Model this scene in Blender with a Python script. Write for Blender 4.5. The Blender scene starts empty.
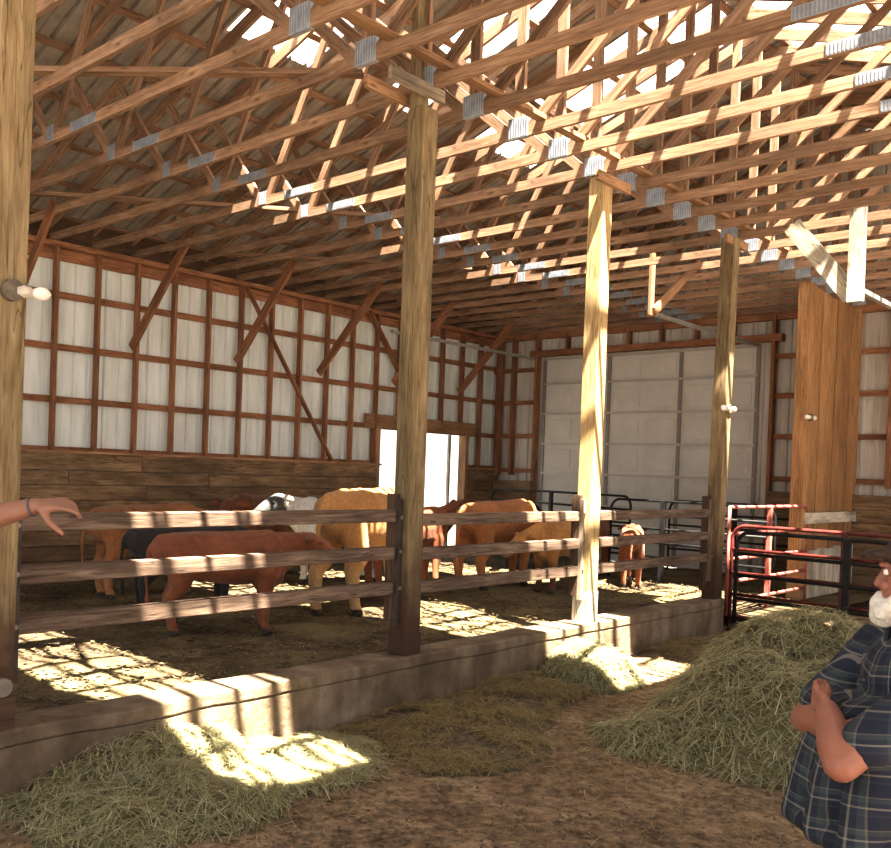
import bpy, bmesh, math, random
from mathutils import Vector, Matrix, noise
random.seed(7)
PI = math.pi
scene = bpy.context.scene
COL = scene.collection
ORG = {}                                             # world origin of every object that parents parts

# ------------------------------------------------------------------ materials
def new_mat(name):
    m = bpy.data.materials.new(name); m.use_nodes = True
    nt = m.node_tree; nt.nodes.clear()
    out = nt.nodes.new('ShaderNodeOutputMaterial')
    b = nt.nodes.new('ShaderNodeBsdfPrincipled')
    nt.links.new(b.outputs[0], out.inputs[0])
    return m, nt, b, out

def N(nt, typ, **kw):
    n = nt.nodes.new(typ)
    for k, v in kw.items():
        if k in n.inputs: n.inputs[k].default_value = v
        else: setattr(n, k, v)
    return n

def ramp(nt, fac, stops):
    r = nt.nodes.new('ShaderNodeValToRGB')
    e = r.color_ramp.elements
    while len(e) < len(stops): e.new(0.5)
    for i, (p, c) in enumerate(stops):
        e[i].position = p; e[i].color = (c[0], c[1], c[2], 1)
    nt.links.new(fac, r.inputs[0])
    return r.outputs[0]

def mixc(nt, fac, a, b, mode='MIX'):
    m = nt.nodes.new('ShaderNodeMix'); m.data_type = 'RGBA'; m.blend_type = mode
    for sock, v in ((m.inputs[0], fac), (m.inputs[6], a), (m.inputs[7], b)):
        if hasattr(v, 'is_linked') or hasattr(v, 'links'): nt.links.new(v, sock)
        elif isinstance(v, (int, float)): sock.default_value = v
        else: sock.default_value = (v[0], v[1], v[2], 1)
    return m.outputs[2]

def wood(name, dark, mid, light, rough=.8, zdark=None, patch=.35, grain=16, bump=.25):
    m, nt, b, _ = new_mat(name)
    uv = N(nt, 'ShaderNodeUVMap')
    mp = N(nt, 'ShaderNodeMapping'); mp.inputs['Scale'].default_value = (1.3, grain, 1)
    nt.links.new(uv.outputs[0], mp.inputs[0])
    n1 = N(nt, 'ShaderNodeTexNoise', Scale=2.2, Detail=6., Roughness=.65, Distortion=.6)
    nt.links.new(mp.outputs[0], n1.inputs['Vector'])
    c = ramp(nt, n1.outputs['Fac'], [(.28, dark), (.5, mid), (.74, light)])
    mp2 = N(nt, 'ShaderNodeMapping'); mp2.inputs['Scale'].default_value = (.8, 2.2, 1)
    nt.links.new(uv.outputs[0], mp2.inputs[0])
    n2 = N(nt, 'ShaderNodeTexNoise', Scale=1.6, Detail=3.)
    nt.links.new(mp2.outputs[0], n2.inputs['Vector'])
    pf = ramp(nt, n2.outputs['Fac'], [(.35, (1 - patch,) * 3), (.65, (1.08,) * 3)])
    c = mixc(nt, 1., c, pf, 'MULTIPLY')
    mp3 = N(nt, 'ShaderNodeMapping'); mp3.inputs['Scale'].default_value = (2.2, 9, 1)
    nt.links.new(uv.outputs[0], mp3.inputs[0])
    vo = N(nt, 'ShaderNodeTexVoronoi', Scale=1.0)
    nt.links.new(mp3.outputs[0], vo.inputs['Vector'])
    kf = ramp(nt, vo.outputs['Distance'], [(.05, (.35, .3, .28)), (.12, (1, 1, 1))])
    c = mixc(nt, .8, c, kf, 'MULTIPLY')
    mp4 = N(nt, 'ShaderNodeMapping'); mp4.inputs['Scale'].default_value = (1.6, grain * 4.5, 1)
    nt.links.new(uv.outputs[0], mp4.inputs[0])
    n4 = N(nt, 'ShaderNodeTexNoise', Scale=2., Detail=7., Roughness=.7, Distortion=.4)
    nt.links.new(mp4.outputs[0], n4.inputs['Vector'])
    gf = ramp(nt, n4.outputs['Fac'], [(.3, (.5, .47, .44)), (.46, (.95, .95, .95)), (.7, (1.16, 1.16, 1.16))])
    c = mixc(nt, .9, c, gf, 'MULTIPLY')
    mp5 = N(nt, 'ShaderNodeMapping'); mp5.inputs['Scale'].default_value = (.55, grain * .9, 1)
    nt.links.new(uv.outputs[0], mp5.inputs[0])
    n5 = N(nt, 'ShaderNodeTexNoise', Scale=1.5, Detail=2., Distortion=.3)
    nt.links.new(mp5.outputs[0], n5.inputs['Vector'])
    cf = ramp(nt, n5.outputs['Fac'], [(.485, (1, 1, 1)), (.497, (.38, .34, .3)), (.503, (.38, .34, .3)), (.515, (1, 1, 1))])
    c = mixc(nt, .75, c, cf, 'MULTIPLY')
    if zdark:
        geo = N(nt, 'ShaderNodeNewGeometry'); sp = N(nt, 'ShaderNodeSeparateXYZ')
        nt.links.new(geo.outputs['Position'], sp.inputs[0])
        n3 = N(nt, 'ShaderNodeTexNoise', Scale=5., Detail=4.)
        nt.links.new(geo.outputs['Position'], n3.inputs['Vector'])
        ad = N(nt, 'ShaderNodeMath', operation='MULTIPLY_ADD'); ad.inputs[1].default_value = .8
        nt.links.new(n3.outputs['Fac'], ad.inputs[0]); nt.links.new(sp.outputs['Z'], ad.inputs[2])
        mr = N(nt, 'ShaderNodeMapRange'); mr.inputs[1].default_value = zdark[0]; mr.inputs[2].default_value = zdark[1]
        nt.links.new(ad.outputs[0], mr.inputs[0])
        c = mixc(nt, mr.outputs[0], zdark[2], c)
    oi = N(nt, 'ShaderNodeObjectInfo')
    rr = ramp(nt, oi.outputs['Random'], [(0, (.8, .8, .8)), (1, (1.12, 1.12, 1.12))])
    c = mixc(nt, 1., c, rr, 'MULTIPLY')
    nt.links.new(c, b.inputs['Base Color'])
    b.inputs['Roughness'].default_value = rough
    b.inputs['Specular IOR Level'].default_value = .25
    bp = N(nt, 'ShaderNodeBump', Strength=bump, Distance=.01)
    nt.links.new(n1.outputs['Fac'], bp.inputs['Height']); nt.links.new(bp.outputs[0], b.inputs['Normal'])
    return m

def plain(name, col, rough=.6, metal=0., var=.2, scale=8., bump=0., coord='Object', spec=.4):
    m, nt, b, _ = new_mat(name)
    tc = N(nt, 'ShaderNodeTexCoord')
    n = N(nt, 'ShaderNodeTexNoise', Scale=scale, Detail=5., Roughness=.6)
    nt.links.new(tc.outputs[coord], n.inputs['Vector'])
    c = ramp(nt, n.outputs['Fac'], [(.3, [k * (1 - var) for k in col]), (.7, [min(1, k * (1 + var * .6)) for k in col])])
    nt.links.new(c, b.inputs['Base Color'])
    b.inputs['Roughness'].default_value = rough; b.inputs['Metallic'].default_value = metal
    b.inputs['Specular IOR Level'].default_value = spec
    if bump:
        bp = N(nt, 'ShaderNodeBump', Strength=bump, Distance=.02)
        nt.links.new(n.outputs['Fac'], bp.inputs['Height']); nt.links.new(bp.outputs[0], b.inputs['Normal'])
    return m

M = {}
M['truss'] = wood('truss_wood', (.2, .12, .075), (.335, .205, .135), (.48, .33, .235), patch=.35)
M['stud'] = wood('stud_wood', (.2, .09, .05), (.33, .155, .085), (.46, .25, .14), patch=.35)
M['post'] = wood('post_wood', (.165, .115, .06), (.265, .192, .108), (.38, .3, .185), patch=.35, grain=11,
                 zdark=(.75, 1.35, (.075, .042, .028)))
M['postpale'] = wood('post_wood_pale', (.3, .19, .085), (.47, .33, .17), (.6, .46, .28), patch=.25, grain=11,
                      zdark=(.2, .55, (.2, .12, .07)))  # paler variant of the post wood, darker towards the foot
M['rail'] = wood('rail_wood', (.09, .06, .046), (.2, .135, .103), (.36, .27, .21), patch=.45, grain=13, bump=.5)
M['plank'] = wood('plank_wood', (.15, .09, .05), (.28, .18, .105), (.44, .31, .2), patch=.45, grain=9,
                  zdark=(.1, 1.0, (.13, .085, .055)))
M['board'] = wood('board_wood', (.29, .15, .065), (.4, .22, .105), (.52, .32, .17), patch=.25,
                  zdark=(.35, .8, (.26, .16, .09)))
M['bleached'] = wood('bleached_wood', (.25, .19, .14), (.36, .29, .22), (.47, .4, .33), patch=.5)
M['limed_sunlit'] = wood('limed_sunlit_wood', (.5, .43, .34), (.66, .6, .5), (.8, .75, .66), patch=.5, grain=6)  # whitewash; also sunlight painted onto the hanging V and one post foot
M['darkboard'] = wood('dark_board', (.06, .035, .025), (.1, .06, .04), (.14, .09, .06))
M['header'] = wood('header_wood', (.27, .14, .08), (.4, .23, .13), (.52, .33, .2), patch=.3)

def tin(name, col, dirt):
    m, nt, b, _ = new_mat(name)
    tc = N(nt, 'ShaderNodeTexCoord')
    mp = N(nt, 'ShaderNodeMapping'); mp.inputs['Scale'].default_value = (2.2, 2.2, .35)
    nt.links.new(tc.outputs['Object'], mp.inputs[0])
    n = N(nt, 'ShaderNodeTexNoise', Scale=2.5, Detail=6., Roughness=.6)
    nt.links.new(mp.outputs[0], n.inputs['Vector'])
    c = ramp(nt, n.outputs['Fac'], [(.3, dirt), (.62, col)])
    nt.links.new(c, b.inputs['Base Color'])
    b.inputs['Roughness'].default_value = .5
    return m
M['tinwhite'] = tin('white_tin', (.8, .86, .89), (.64, .67, .66))
M['tinback'] = tin('back_tin', (.62, .6, .57), (.45, .41, .37))
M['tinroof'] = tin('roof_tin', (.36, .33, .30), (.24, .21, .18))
M['plate'] = plain('galvanised_plate', (.42, .46, .53), .4, .55, .3, 14)
M['plateridge'] = plain('plate_ridge', (.3, .33, .4), .5, .5, .2, 14)
M['steel'] = plain('dull_steel', (.5, .5, .49), .45, .7, .25, 10)
M['darksteel'] = plain('dark_steel', (.06, .045, .04), .6, .2, .4, 14)
M['bolt'] = plain('bolt_steel', (.25, .22, .2), .5, .7, .2, 20)
M['black'] = plain('black_tube', (.015, .016, .018), .55, .0, .5, 9, spec=.25)
M['maroon'] = plain('maroon_tube', (.13, .025, .022), .45, .0, .5, 9)
M['red'] = plain('red_tube', (.42, .13, .11), .5, .0, .5, 12)
M['doorpaint'] = plain('garage_paint', (.6, .59, .57), .5, 0, .1, 2.5)
M['doorrail'] = plain('garage_rail', (.5, .48, .45), .45, .3, .12, 5)
M['doorstile'] = plain('garage_stile', (.27, .25, .23), .5, .3, .15, 5)
M['ceramic'] = plain('porcelain', (.62, .56, .5), .4, 0, .3, 30)
M['box'] = plain('fixture_box', (.16, .13, .1), .6, .3, .4, 30)
M['bulb'] = plain('bulb_glass', (.86, .8, .78), .12, 0, .08, 20, spec=.8)
M['cable'] = plain('cable', (.05, .045, .04), .6)
M['denim'] = plain('denim', (.07, .1, .17), .85, 0, .4, 40, .2)
M['hair'] = plain('white_hair', (.78, .75, .7), .9, 0, .25, 60, .4)
M['cap'] = plain('cap_cloth', (.05, .03, .025), .8, 0, .4, 30)
M['greyshirt'] = plain('grey_shirt', (.1, .11, .13), .85, 0, .3, 30)
M['boot'] = plain('boot_leather', (.06, .04, .03), .6, 0, .3, 20)
M['strap'] = plain('watch_strap', (.1, .09, .11), .5)
M['eye'] = plain('eye_dark', (.012, .01, .008), .1, 0, .1, 5, spec=.8)
M['eyewhite'] = plain('eye_white', (.8, .78, .74), .2, 0, .05, 5)
M['lip'] = plain('lip', (.4, .15, .12), .6)

def skin(name, col):
    m, nt, b, _ = new_mat(name)
    tc = N(nt, 'ShaderNodeTexCoord')
    n = N(nt, 'ShaderNodeTexNoise', Scale=14., Detail=5.)
    nt.links.new(tc.outputs['Object'], n.inputs['Vector'])
    c = ramp(nt, n.outputs['Fac'], [(.3, [k * .78 for k in col]), (.7, col)])
    nt.links.new(c, b.inputs['Base Color'])
    b.inputs['Roughness'].default_value = .55
    b.inputs['Subsurface Weight'].default_value = .08
    b.inputs['Subsurface Radius'].default_value = (.01, .004, .002)
    return m
M['skin'] = skin('ruddy_skin', (.34, .14, .095))
M['skin2'] = skin('tanned_skin', (.3, .145, .1))

def plaid():
    m, nt, b, _ = new_mat('plaid_cloth')
    tc = N(nt, 'ShaderNodeTexCoord')
    uv = N(nt, 'ShaderNodeUVMap'); sp = N(nt, 'ShaderNodeSeparateXYZ')
    nt.links.new(uv.outputs[0], sp.inputs[0])
    def stripes(sock, per, off):
        a = N(nt, 'ShaderNodeMath', operation='MULTIPLY_ADD'); a.inputs[1].default_value = 1 / per; a.inputs[2].default_value = off
        nt.links.new(sock, a.inputs[0])
        f = N(nt, 'ShaderNodeMath', operation='FRACT'); nt.links.new(a.outputs[0], f.inputs[0])
        r = nt.nodes.new('ShaderNodeValToRGB'); r.color_ramp.interpolation = 'CONSTANT'
        e = r.color_ramp.elements
        stops = [(0, (.012, .015, .032)), (.3, (.03, .045, .055)), (.36, (.018, .025, .045)), (.52, (.25, .225, .19)), (.58, (.018, .025, .045)), (.72, (.045, .06, .065)), (.86, (.14, .125, .105)), (.9, (.012, .015, .032))]
        while len(e) < len(stops): e.new(.5)
        for i, (p, c) in enumerate(stops): e[i].position = p; e[i].color = (*c, 1)
        nt.links.new(f.outputs[0], r.inputs[0])
        return r.outputs[0]
    c = mixc(nt, .5, stripes(sp.outputs['X'], .09, .13), stripes(sp.outputs['Y'], .09, .4))
    nt.links.new(c, b.inputs['Base Color']); b.inputs['Roughness'].default_value = .9
    n = N(nt, 'ShaderNodeTexNoise', Scale=9., Detail=3.)
    nt.links.new(tc.outputs['Object'], n.inputs['Vector'])
    bp = N(nt, 'ShaderNodeBump', Strength=.7, Distance=.03)
    nt.links.new(n.outputs['Fac'], bp.inputs['Height']); nt.links.new(bp.outputs[0], b.inputs['Normal'])
    return m
M['plaid'] = plaid()

def fur():
    m, nt, b, _ = new_mat('cattle_coat')
    a = N(nt, 'ShaderNodeVertexColor'); a.layer_name = 'Col'
    tc = N(nt, 'ShaderNodeTexCoord')
    mp = N(nt, 'ShaderNodeMapping'); mp.inputs['Scale'].default_value = (12, 30, 12)
    nt.links.new(tc.outputs['Object'], mp.inputs[0])
    n = N(nt, 'ShaderNodeTexNoise', Scale=1.6, Detail=6., Roughness=.7)
    nt.links.new(mp.outputs[0], n.inputs['Vector'])
    f = ramp(nt, n.outputs['Fac'], [(.3, (.68, .66, .64)), (.68, (1.15, 1.15, 1.15))])
    c = mixc(nt, 1., a.outputs[0], f, 'MULTIPLY')
    nt.links.new(c, b.inputs['Base Color'])
    b.inputs['Roughness'].default_value = .72; b.inputs['Specular IOR Level'].default_value = .25
    b.inputs['Sheen Weight'].default_value = .15
    bp = N(nt, 'ShaderNodeBump', Strength=.35, Distance=.02)
    nt.links.new(n.outputs['Fac'], bp.inputs['Height']); nt.links.new(bp.outputs[0], b.inputs['Normal'])
    return m
M['fur'] = fur()
M['hoof'] = plain('hoof_horn', (.05, .04, .035), .6)

def hay(name, cols):
    m, nt, b, out = new_mat(name)
    g = N(nt, 'ShaderNodeNewGeometry')
    c = ramp(nt, g.outputs['Random Per Island'], [(i / (len(cols) - 1), k) for i, k in enumerate(cols)])
    nt.links.new(c, b.inputs['Base Color']); b.inputs['Roughness'].default_value = .75
    b.inputs['Specular IOR Level'].default_value = .2
    return m
HAYC = [(.16, .13, .07), (.37, .32, .18), (.28, .275, .145), (.48, .43, .27), (.2, .205, .105), (.57, .52, .35)]
M['hay'] = hay('hay_stems', HAYC)
M['haybrown'] = hay('brown_hay_stems', [(.11, .075, .04), (.24, .17, .08), (.32, .25, .12), (.19, .16, .07), (.42, .34, .19)])
M['haydirt'] = plain('brown_hay_mass', (.13, .098, .06), .9, 0, .6, 26, .9)
M['hayground'] = plain('hay_mass', (.17, .15, .075), .9, 0, .55, 22, .8)
M['straw'] = hay('straw_bits', [(.2, .13, .07), (.34, .25, .13), (.28, .2, .1), (.48, .38, .22)])

def ground(name, c1, c2, c3, scale, straw=None):
    m, nt, b, _ = new_mat(name)
    g = N(nt, 'ShaderNodeNewGeometry')
    n = N(nt, 'ShaderNodeTexNoise', Scale=scale, Detail=9., Roughness=.68)
    nt.links.new(g.outputs['Position'], n.inputs['Vector'])
    c = ramp(nt, n.outputs['Fac'], [(.32, c1), (.5, c2), (.7, c3)])
    n2 = N(nt, 'ShaderNodeTexNoise', Scale=scale * 9, Detail=5., Roughness=.7)
    nt.links.new(g.outputs['Position'], n2.inputs['Vector'])
    sp = ramp(nt, n2.outputs['Fac'], [(.36, (.45, .43, .4)), (.64, (1.45, 1.4, 1.3))])
    c = mixc(nt, 1., c, sp, 'MULTIPLY')
    if straw:
        n3 = N(nt, 'ShaderNodeTexNoise', Scale=1.1, Detail=4.)
        nt.links.new(g.outputs['Position'], n3.inputs['Vector'])
        fm = ramp(nt, n3.outputs['Fac'], [(.42, (0, 0, 0)), (.62, (.75, .75, .75))])
        c = mixc(nt, fm, c, straw)
    nt.links.new(c, b.inputs['Base Color']); b.inputs['Roughness'].default_value = .92
    b.inputs['Specular IOR Level'].default_value = .15
    bp = N(nt, 'ShaderNodeBump', Strength=.9, Distance=.03)
    nt.links.new(n2.outputs['Fac'], bp.inputs['Height']); nt.links.new(bp.outputs[0], b.inputs['Normal'])
    return m
M['dirt'] = ground('barn_dirt', (.135, .095, .064), (.235, .17, .118), (.33, .25, .18), 1.5)
M['pen'] = ground('pen_bedding', (.04, .031, .022), (.085, .064, .043), (.17, .13, .085), 2.6, (.2, .16, .085))
M['outside'] = ground('outside_gravel', (.09, .085, .075), (.12, .11, .1), (.15, .14, .13), .4)

def concrete():
    m, nt, b, _ = new_mat('old_concrete')
    g = N(nt, 'ShaderNodeNewGeometry')
    n = N(nt, 'ShaderNodeTexNoise', Scale=2.2, Detail=9., Roughness=.66)
    nt.links.new(g.outputs['Position'], n.inputs['Vector'])
    c = ramp(nt, n.outputs['Fac'], [(.3, (.085, .058, .038)), (.5, (.17, .125, .086)), (.72, (.31, .25, .19))])
    mp = N(nt, 'ShaderNodeMapping'); mp.inputs['Scale'].default_value = (2.5, 2.5, .7)
    nt.links.new(g.outputs['Position'], mp.inputs[0])
    n2 = N(nt, 'ShaderNodeTexNoise', Scale=2., Detail=5.)
    nt.links.new(mp.outputs[0], n2.inputs['Vector'])
    f = ramp(nt, n2.outputs['Fac'], [(.36, (.55, .5, .45)), (.6, (1.05, 1.03, 1))])
    c = mixc(nt, .8, c, f, 'MULTIPLY')
    nt.links.new(c, b.inputs['Base Color']); b.inputs['Roughness'].default_value = .85
    n4 = N(nt, 'ShaderNodeTexNoise', Scale=22., Detail=6.)
    nt.links.new(g.outputs['Position'], n4.inputs['Vector'])
    bp = N(nt, 'ShaderNodeBump', Strength=.5, Distance=.02)
    nt.links.new(n4.outputs['Fac'], bp.inputs['Height']); nt.links.new(bp.outputs[0], b.inputs['Normal'])
    return m
M['concrete'] = concrete()

def fibreglass():
    m, nt, b, out = new_mat('clear_skylight')
    nt.nodes.remove(b)
    t = N(nt, 'ShaderNodeBsdfTransparent'); t.inputs[0].default_value = (.93, .9, .84, 1)
    d = N(nt, 'ShaderNodeBsdfTranslucent'); d.inputs[0].default_value = (.95, .93, .88, 1)
    x = N(nt, 'ShaderNodeMixShader'); x.inputs[0].default_value = .18
    nt.links.new(t.outputs[0], x.inputs[1]); nt.links.new(d.outputs[0], x.inputs[2])
    nt.links.new(x.outputs[0], out.inputs[0])
    return m
M['skylight'] = fibreglass()

# ------------------------------------------------------------------ mesh helpers
class MB:
    """collects shapes in world coordinates, then links them as ONE mesh object"""
    def __init__(self):
        self.bm = bmesh.new(); self.uv = self.bm.loops.layers.uv.new('UVMap'); self.mats = []; self.raw = []
    def _slot(self, mat):
        if mat is None: return 0
        if mat not in self.mats: self.mats.append(mat)
        return self.mats.index(mat)
    def beam(self, p0, p1, w, h, up=(0, 0, 1), slot=0, smooth=False):
        p0 = Vector(p0); p1 = Vector(p1); d = (p1 - p0); L = d.length; d.normalize()
        up = Vector(up); s = d.cross(up)
        if s.length < 1e-4: s = d.cross(Vector((1, 0, 0)))
        s.normalize(); u = s.cross(d); s *= w / 2; u *= h / 2
        vs = [self.bm.verts.new(p + a * s + b * u) for p in (p0, p1) for a, b in ((-1, -1), (1, -1), (1, 1), (-1, 1))]
        ou, ov = random.random() * 20, random.random() * 20
        q = [(0, 1, 5, 4, w), (1, 2, 6, 5, h), (2, 3, 7, 6, w), (3, 0, 4, 7, h)]
        acc = 0
        for a, b, c, e, ww in q:
            f = self.bm.faces.new((vs[a], vs[e], vs[c], vs[b])); f.material_index = slot
            for l, (x, y) in zip(f.loops, ((0, acc), (L, acc), (L, acc + ww), (0, acc + ww))): l[self.uv].uv = (ou + x, ov + y)
            acc += ww + .37
        for idx in ((0, 1, 2, 3), (7, 6, 5, 4)):
            f = self.bm.faces.new([vs[i] for i in idx]); f.material_index = slot
            for l, (x, y) in zip(f.loops, ((0, 0), (w, 0), (w, h), (0, h))): l[self.uv].uv = (ou + x * .3, ov + y)
        return self
    def box(self, x0, x1, y0, y1, z0, z1, slot=0):
        dx, dy, dz = x1 - x0, y1 - y0, z1 - z0
        cx, cy, cz = (x0 + x1) / 2, (y0 + y1) / 2, (z0 + z1) / 2
        if dx >= dy and dx >= dz: return self.beam((x0, cy, cz), (x1, cy, cz), dy, dz, slot=slot)
        if dy >= dz: return self.beam((cx, y0, cz), (cx, y1, cz), dx, dz, slot=slot)
        return self.beam((cx, cy, z0), (cx, cy, z1), dy, dx, up=(1, 0, 0), slot=slot)
    def tube(self, pts, r, n=10, slot=0, closed=False):
        pts = [Vector(p) for p in pts]; rings = []
        m = len(pts); rr = r if isinstance(r, (list, tuple)) else [r] * m
        ref = None
        for i, p in enumerate(pts):
            t = (pts[min(i + 1, m - 1)] - pts[max(i - 1, 0)]).normalized()
            if ref is None:
                ref = t.orthogonal().normalized()
            ref = (ref - t * ref.dot(t)).normalized(); b = t.cross(ref)
            rings.append([self.bm.verts.new(p + (math.cos(k * 2 * PI / n) * ref + math.sin(k * 2 * PI / n) * b) * rr[i]) for k in range(n)])
        for i in range(m - 1):
            for k in range(n):
                f = self.bm.faces.new((rings[i][k], rings[i][(k + 1) % n], rings[i + 1][(k + 1) % n], rings[i + 1][k])); f.smooth = True; f.material_index = slot
        f = self.bm.faces.new(rings[0][::-1]); f.material_index = slot
        f = self.bm.faces.new(rings[-1]); f.material_index = slot
        return self
    def ball(self, c, r, seg=14, slot=0, mat=None):
        c = Vector(c); r = Vector(r) if hasattr(r, '__len__') else Vector((r, r, r))
        mx = Matrix.Translation(c) @ (mat or Matrix.Identity(4)) @ Matrix.Diagonal((r.x, r.y, r.z, 1))
        res = bmesh.ops.create_uvsphere(self.bm, u_segments=seg, v_segments=max(6, seg * 2 // 3), radius=1, matrix=mx)
        for v in res['verts']:
            for f in v.link_faces: f.smooth = True; f.material_index = slot
        return self
    def limb(self, p0, p1, r0, r1, sq=None):
        """tapered chain of balls for remeshing; r may be a 3-vector"""
        p0 = Vector(p0); p1 = Vector(p1)
        v = lambda r: Vector(r) if hasattr(r, '__len__') else Vector((r, r, r))
        r0 = v(r0); r1 = v(r1); L = (p1 - p0).length
        n = max(2, int(L / (.45 * max(.004, min(min(r0), min(r1))))) + 1)
        n = min(n, 26)
        for i in range(n + 1):
            t = i / n; c = p0.lerp(p1, t); r = r0.lerp(r1, t)
            self.raw.append((c, Matrix.Diagonal((r.x, r.y, r.z))))
        return self
    def chain(self, pts, rs):
        for i in range(len(pts) - 1): self.limb(pts[i], pts[i + 1], rs[i], rs[i + 1])
        return self
    def build(self, name, mats, parent=None, origin=None, smooth=False, bevel=0):
        me = bpy.data.meshes.new(name)
        o0 = ORG[parent.name] if parent is not None else Vector(origin or (0, 0, 0))
        bmesh.ops.translate(self.bm, verts=self.bm.verts, vec=-o0)
        self.bm.normal_update()
        self.bm.to_mesh(me); self.bm.free()
        return link(name, me, mats, parent, o0, bevel)

def link(name, me, mats, parent=None, o0=Vector((0, 0, 0)), bevel=0):
    o = bpy.data.objects.new(name, me); COL.objects.link(o)
    for m in (mats if isinstance(mats, (list, tuple)) else [mats]): me.materials.append(m)
    ORG[o.name] = Vector(o0)
    if parent is not None: o.parent = parent
    else: o.location = o0
    if bevel:
        b = o.modifiers.new('bevel', 'BEVEL'); b.width = bevel; b.segments = 2; b.limit_method = 'ANGLE'
    return o

def tag(o, label=None, cat=None, group=None, kind=None):
    if label: o['label'] = label
    if cat: o['category'] = cat
    if group: o['group'] = group
    if kind: o['kind'] = kind
    return o

def thing(name, loc, label, cat, group=None):
    o = bpy.data.objects.new(name, None); COL.objects.link(o); o.location = loc; o.empty_display_size = .1
    ORG[o.name] = Vector(loc)
    return tag(o, label, cat, group)

def copy_tree(o, parent=None):
    kids = list(o.children)
    c = o.copy(); COL.objects.link(c); c.parent = parent; ORG[c.name] = ORG[o.name]
    for k in kids: copy_tree(k, c)
    return c

_t = bmesh.new(); bmesh.ops.create_icosphere(_t, subdivisions=2, radius=1)
ICO_V = [v.co.copy() for v in _t.verts]; ICO_F = [tuple(v.index for v in f.verts) for f in _t.faces]; _t.free()
def remesh(mb, voxel, smooth=4):
    me = bpy.data.meshes.new('tmp'); vs = []; fs = []
    for c, m3 in mb.raw:
        k = len(vs); vs += [tuple(c + m3 @ v) for v in ICO_V]; fs += [tuple(i + k for i in f) for f in ICO_F]
    me.from_pydata(vs, [], fs); mb.bm.free()
    ob = bpy.data.objects.new('tmp', me); COL.objects.link(ob)
    r = ob.modifiers.new('r', 'REMESH'); r.mode = 'VOXEL'; r.voxel_size = voxel; r.use_smooth_shade = True
    s = ob.modifiers.new('s', 'SMOOTH'); s.factor = .5; s.iterations = smooth
    dg = bpy.context.evaluated_depsgraph_get(); dg.update()
    m2 = bpy.data.meshes.new_from_object(ob.evaluated_get(dg), depsgraph=dg)
    bpy.data.objects.remove(ob); bpy.data.meshes.remove(me)
    for p in m2.polygons: p.use_smooth = True
    return m2

ORD = ['zeroth', 'first', 'second', 'third', 'fourth', 'fifth', 'sixth', 'seventh', 'eighth', 'ninth', 'tenth', 'eleventh', 'twelfth', 'thirteenth',
       'fourteenth', 'fifteenth', 'sixteenth', 'seventeenth', 'eighteenth', 'nineteenth', 'twentieth', 'twenty-first', 'twenty-second', 'twenty-third', 'twenty-fourth', 'twenty-fifth']

# ------------------------------------------------------------------ main dimensions (metres; curb top is z = 0)
XW, XR, YB, YN = -7.5, 7.5, 15.66, -2.6          # left wall, right side, back wall, open near end
ZF, ZP = -.42, -.2                                # alley floor, pen floor
ZC = 4.35                                         # underside of the truss chords
TS, T0 = .61, 4.007
HW = 7.5
def zroof(x): return 4.72 + (HW - abs(x)) / 3

# ------------------------------------------------------------------ camera
f_px, cy_px, yaw, pitch, roll, xc, zc = 924.66, 487.04, .7215, -.0172, .0361, 4.9634, 1.4278
Fv = Vector((-math.sin(yaw) * math.cos(pitch), math.cos(yaw) * math.cos(pitch), math.sin(pitch)))
Rv = Vector((math.cos(yaw), math.sin(yaw), 0)); Uv = Rv.cross(Fv)
R2 = math.cos(roll) * Rv + math.sin(roll) * Uv; U2 = -math.sin(roll) * Rv + math.cos(roll) * Uv
cam = bpy.data.cameras.new('camera'); camo = bpy.data.objects.new('camera', cam); COL.objects.link(camo)
mw = Matrix((R2, U2, -Fv)).transposed().to_4x4(); mw.translation = (xc, 0, zc); camo.matrix_world = mw
cam.sensor_fit = 'HORIZONTAL'; cam.sensor_width = 36; cam.lens = f_px / 891 * 36
cam.shift_y = (cy_px - 424) / 891; cam.clip_end = 300
scene.camera = camo

# ------------------------------------------------------------------ light
w = bpy.data.worlds.new('sky'); scene.world = w; w.use_nodes = True
nt = w.node_tree; bg = nt.nodes['Background']
tc = nt.nodes.new('ShaderNodeTexCoord'); sp = nt.nodes.new('ShaderNodeSeparateXYZ')
nt.links.new(tc.outputs['Generated'], sp.inputs[0])
c = ramp(nt, sp.outputs['Z'], [(0, (1.0, .97, .92)), (.5, (.86, .93, 1.0))])
nt.links.new(c, bg.inputs[0]); bg.inputs[1].default_value = 1.75
sun = bpy.data.lights.new('sun', 'SUN'); sun.energy = 100; sun.angle = math.radians(.6); sun.color = (1, .93, .8)
suno = bpy.data.objects.new('sun', sun); COL.objects.link(suno)
SD = Vector((-.4, .17, -1)).normalized()
suno.rotation_euler = SD.to_track_quat('-Z', 'Y').to_euler(); suno.location = (0, 5, 20)
scene.view_settings.view_transform = 'Standard'
scene.view_settings.look = 'None'
scene.view_settings.exposure = .02; scene.view_settings.gamma = .9
scene.cycles.max_bounces = 10; scene.cycles.diffuse_bounces = 6; scene.cycles.transparent_max_bounces = 16
scene.cycles.use_denoising = True
scene.cycles.sample_clamp_indirect = 6

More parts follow.
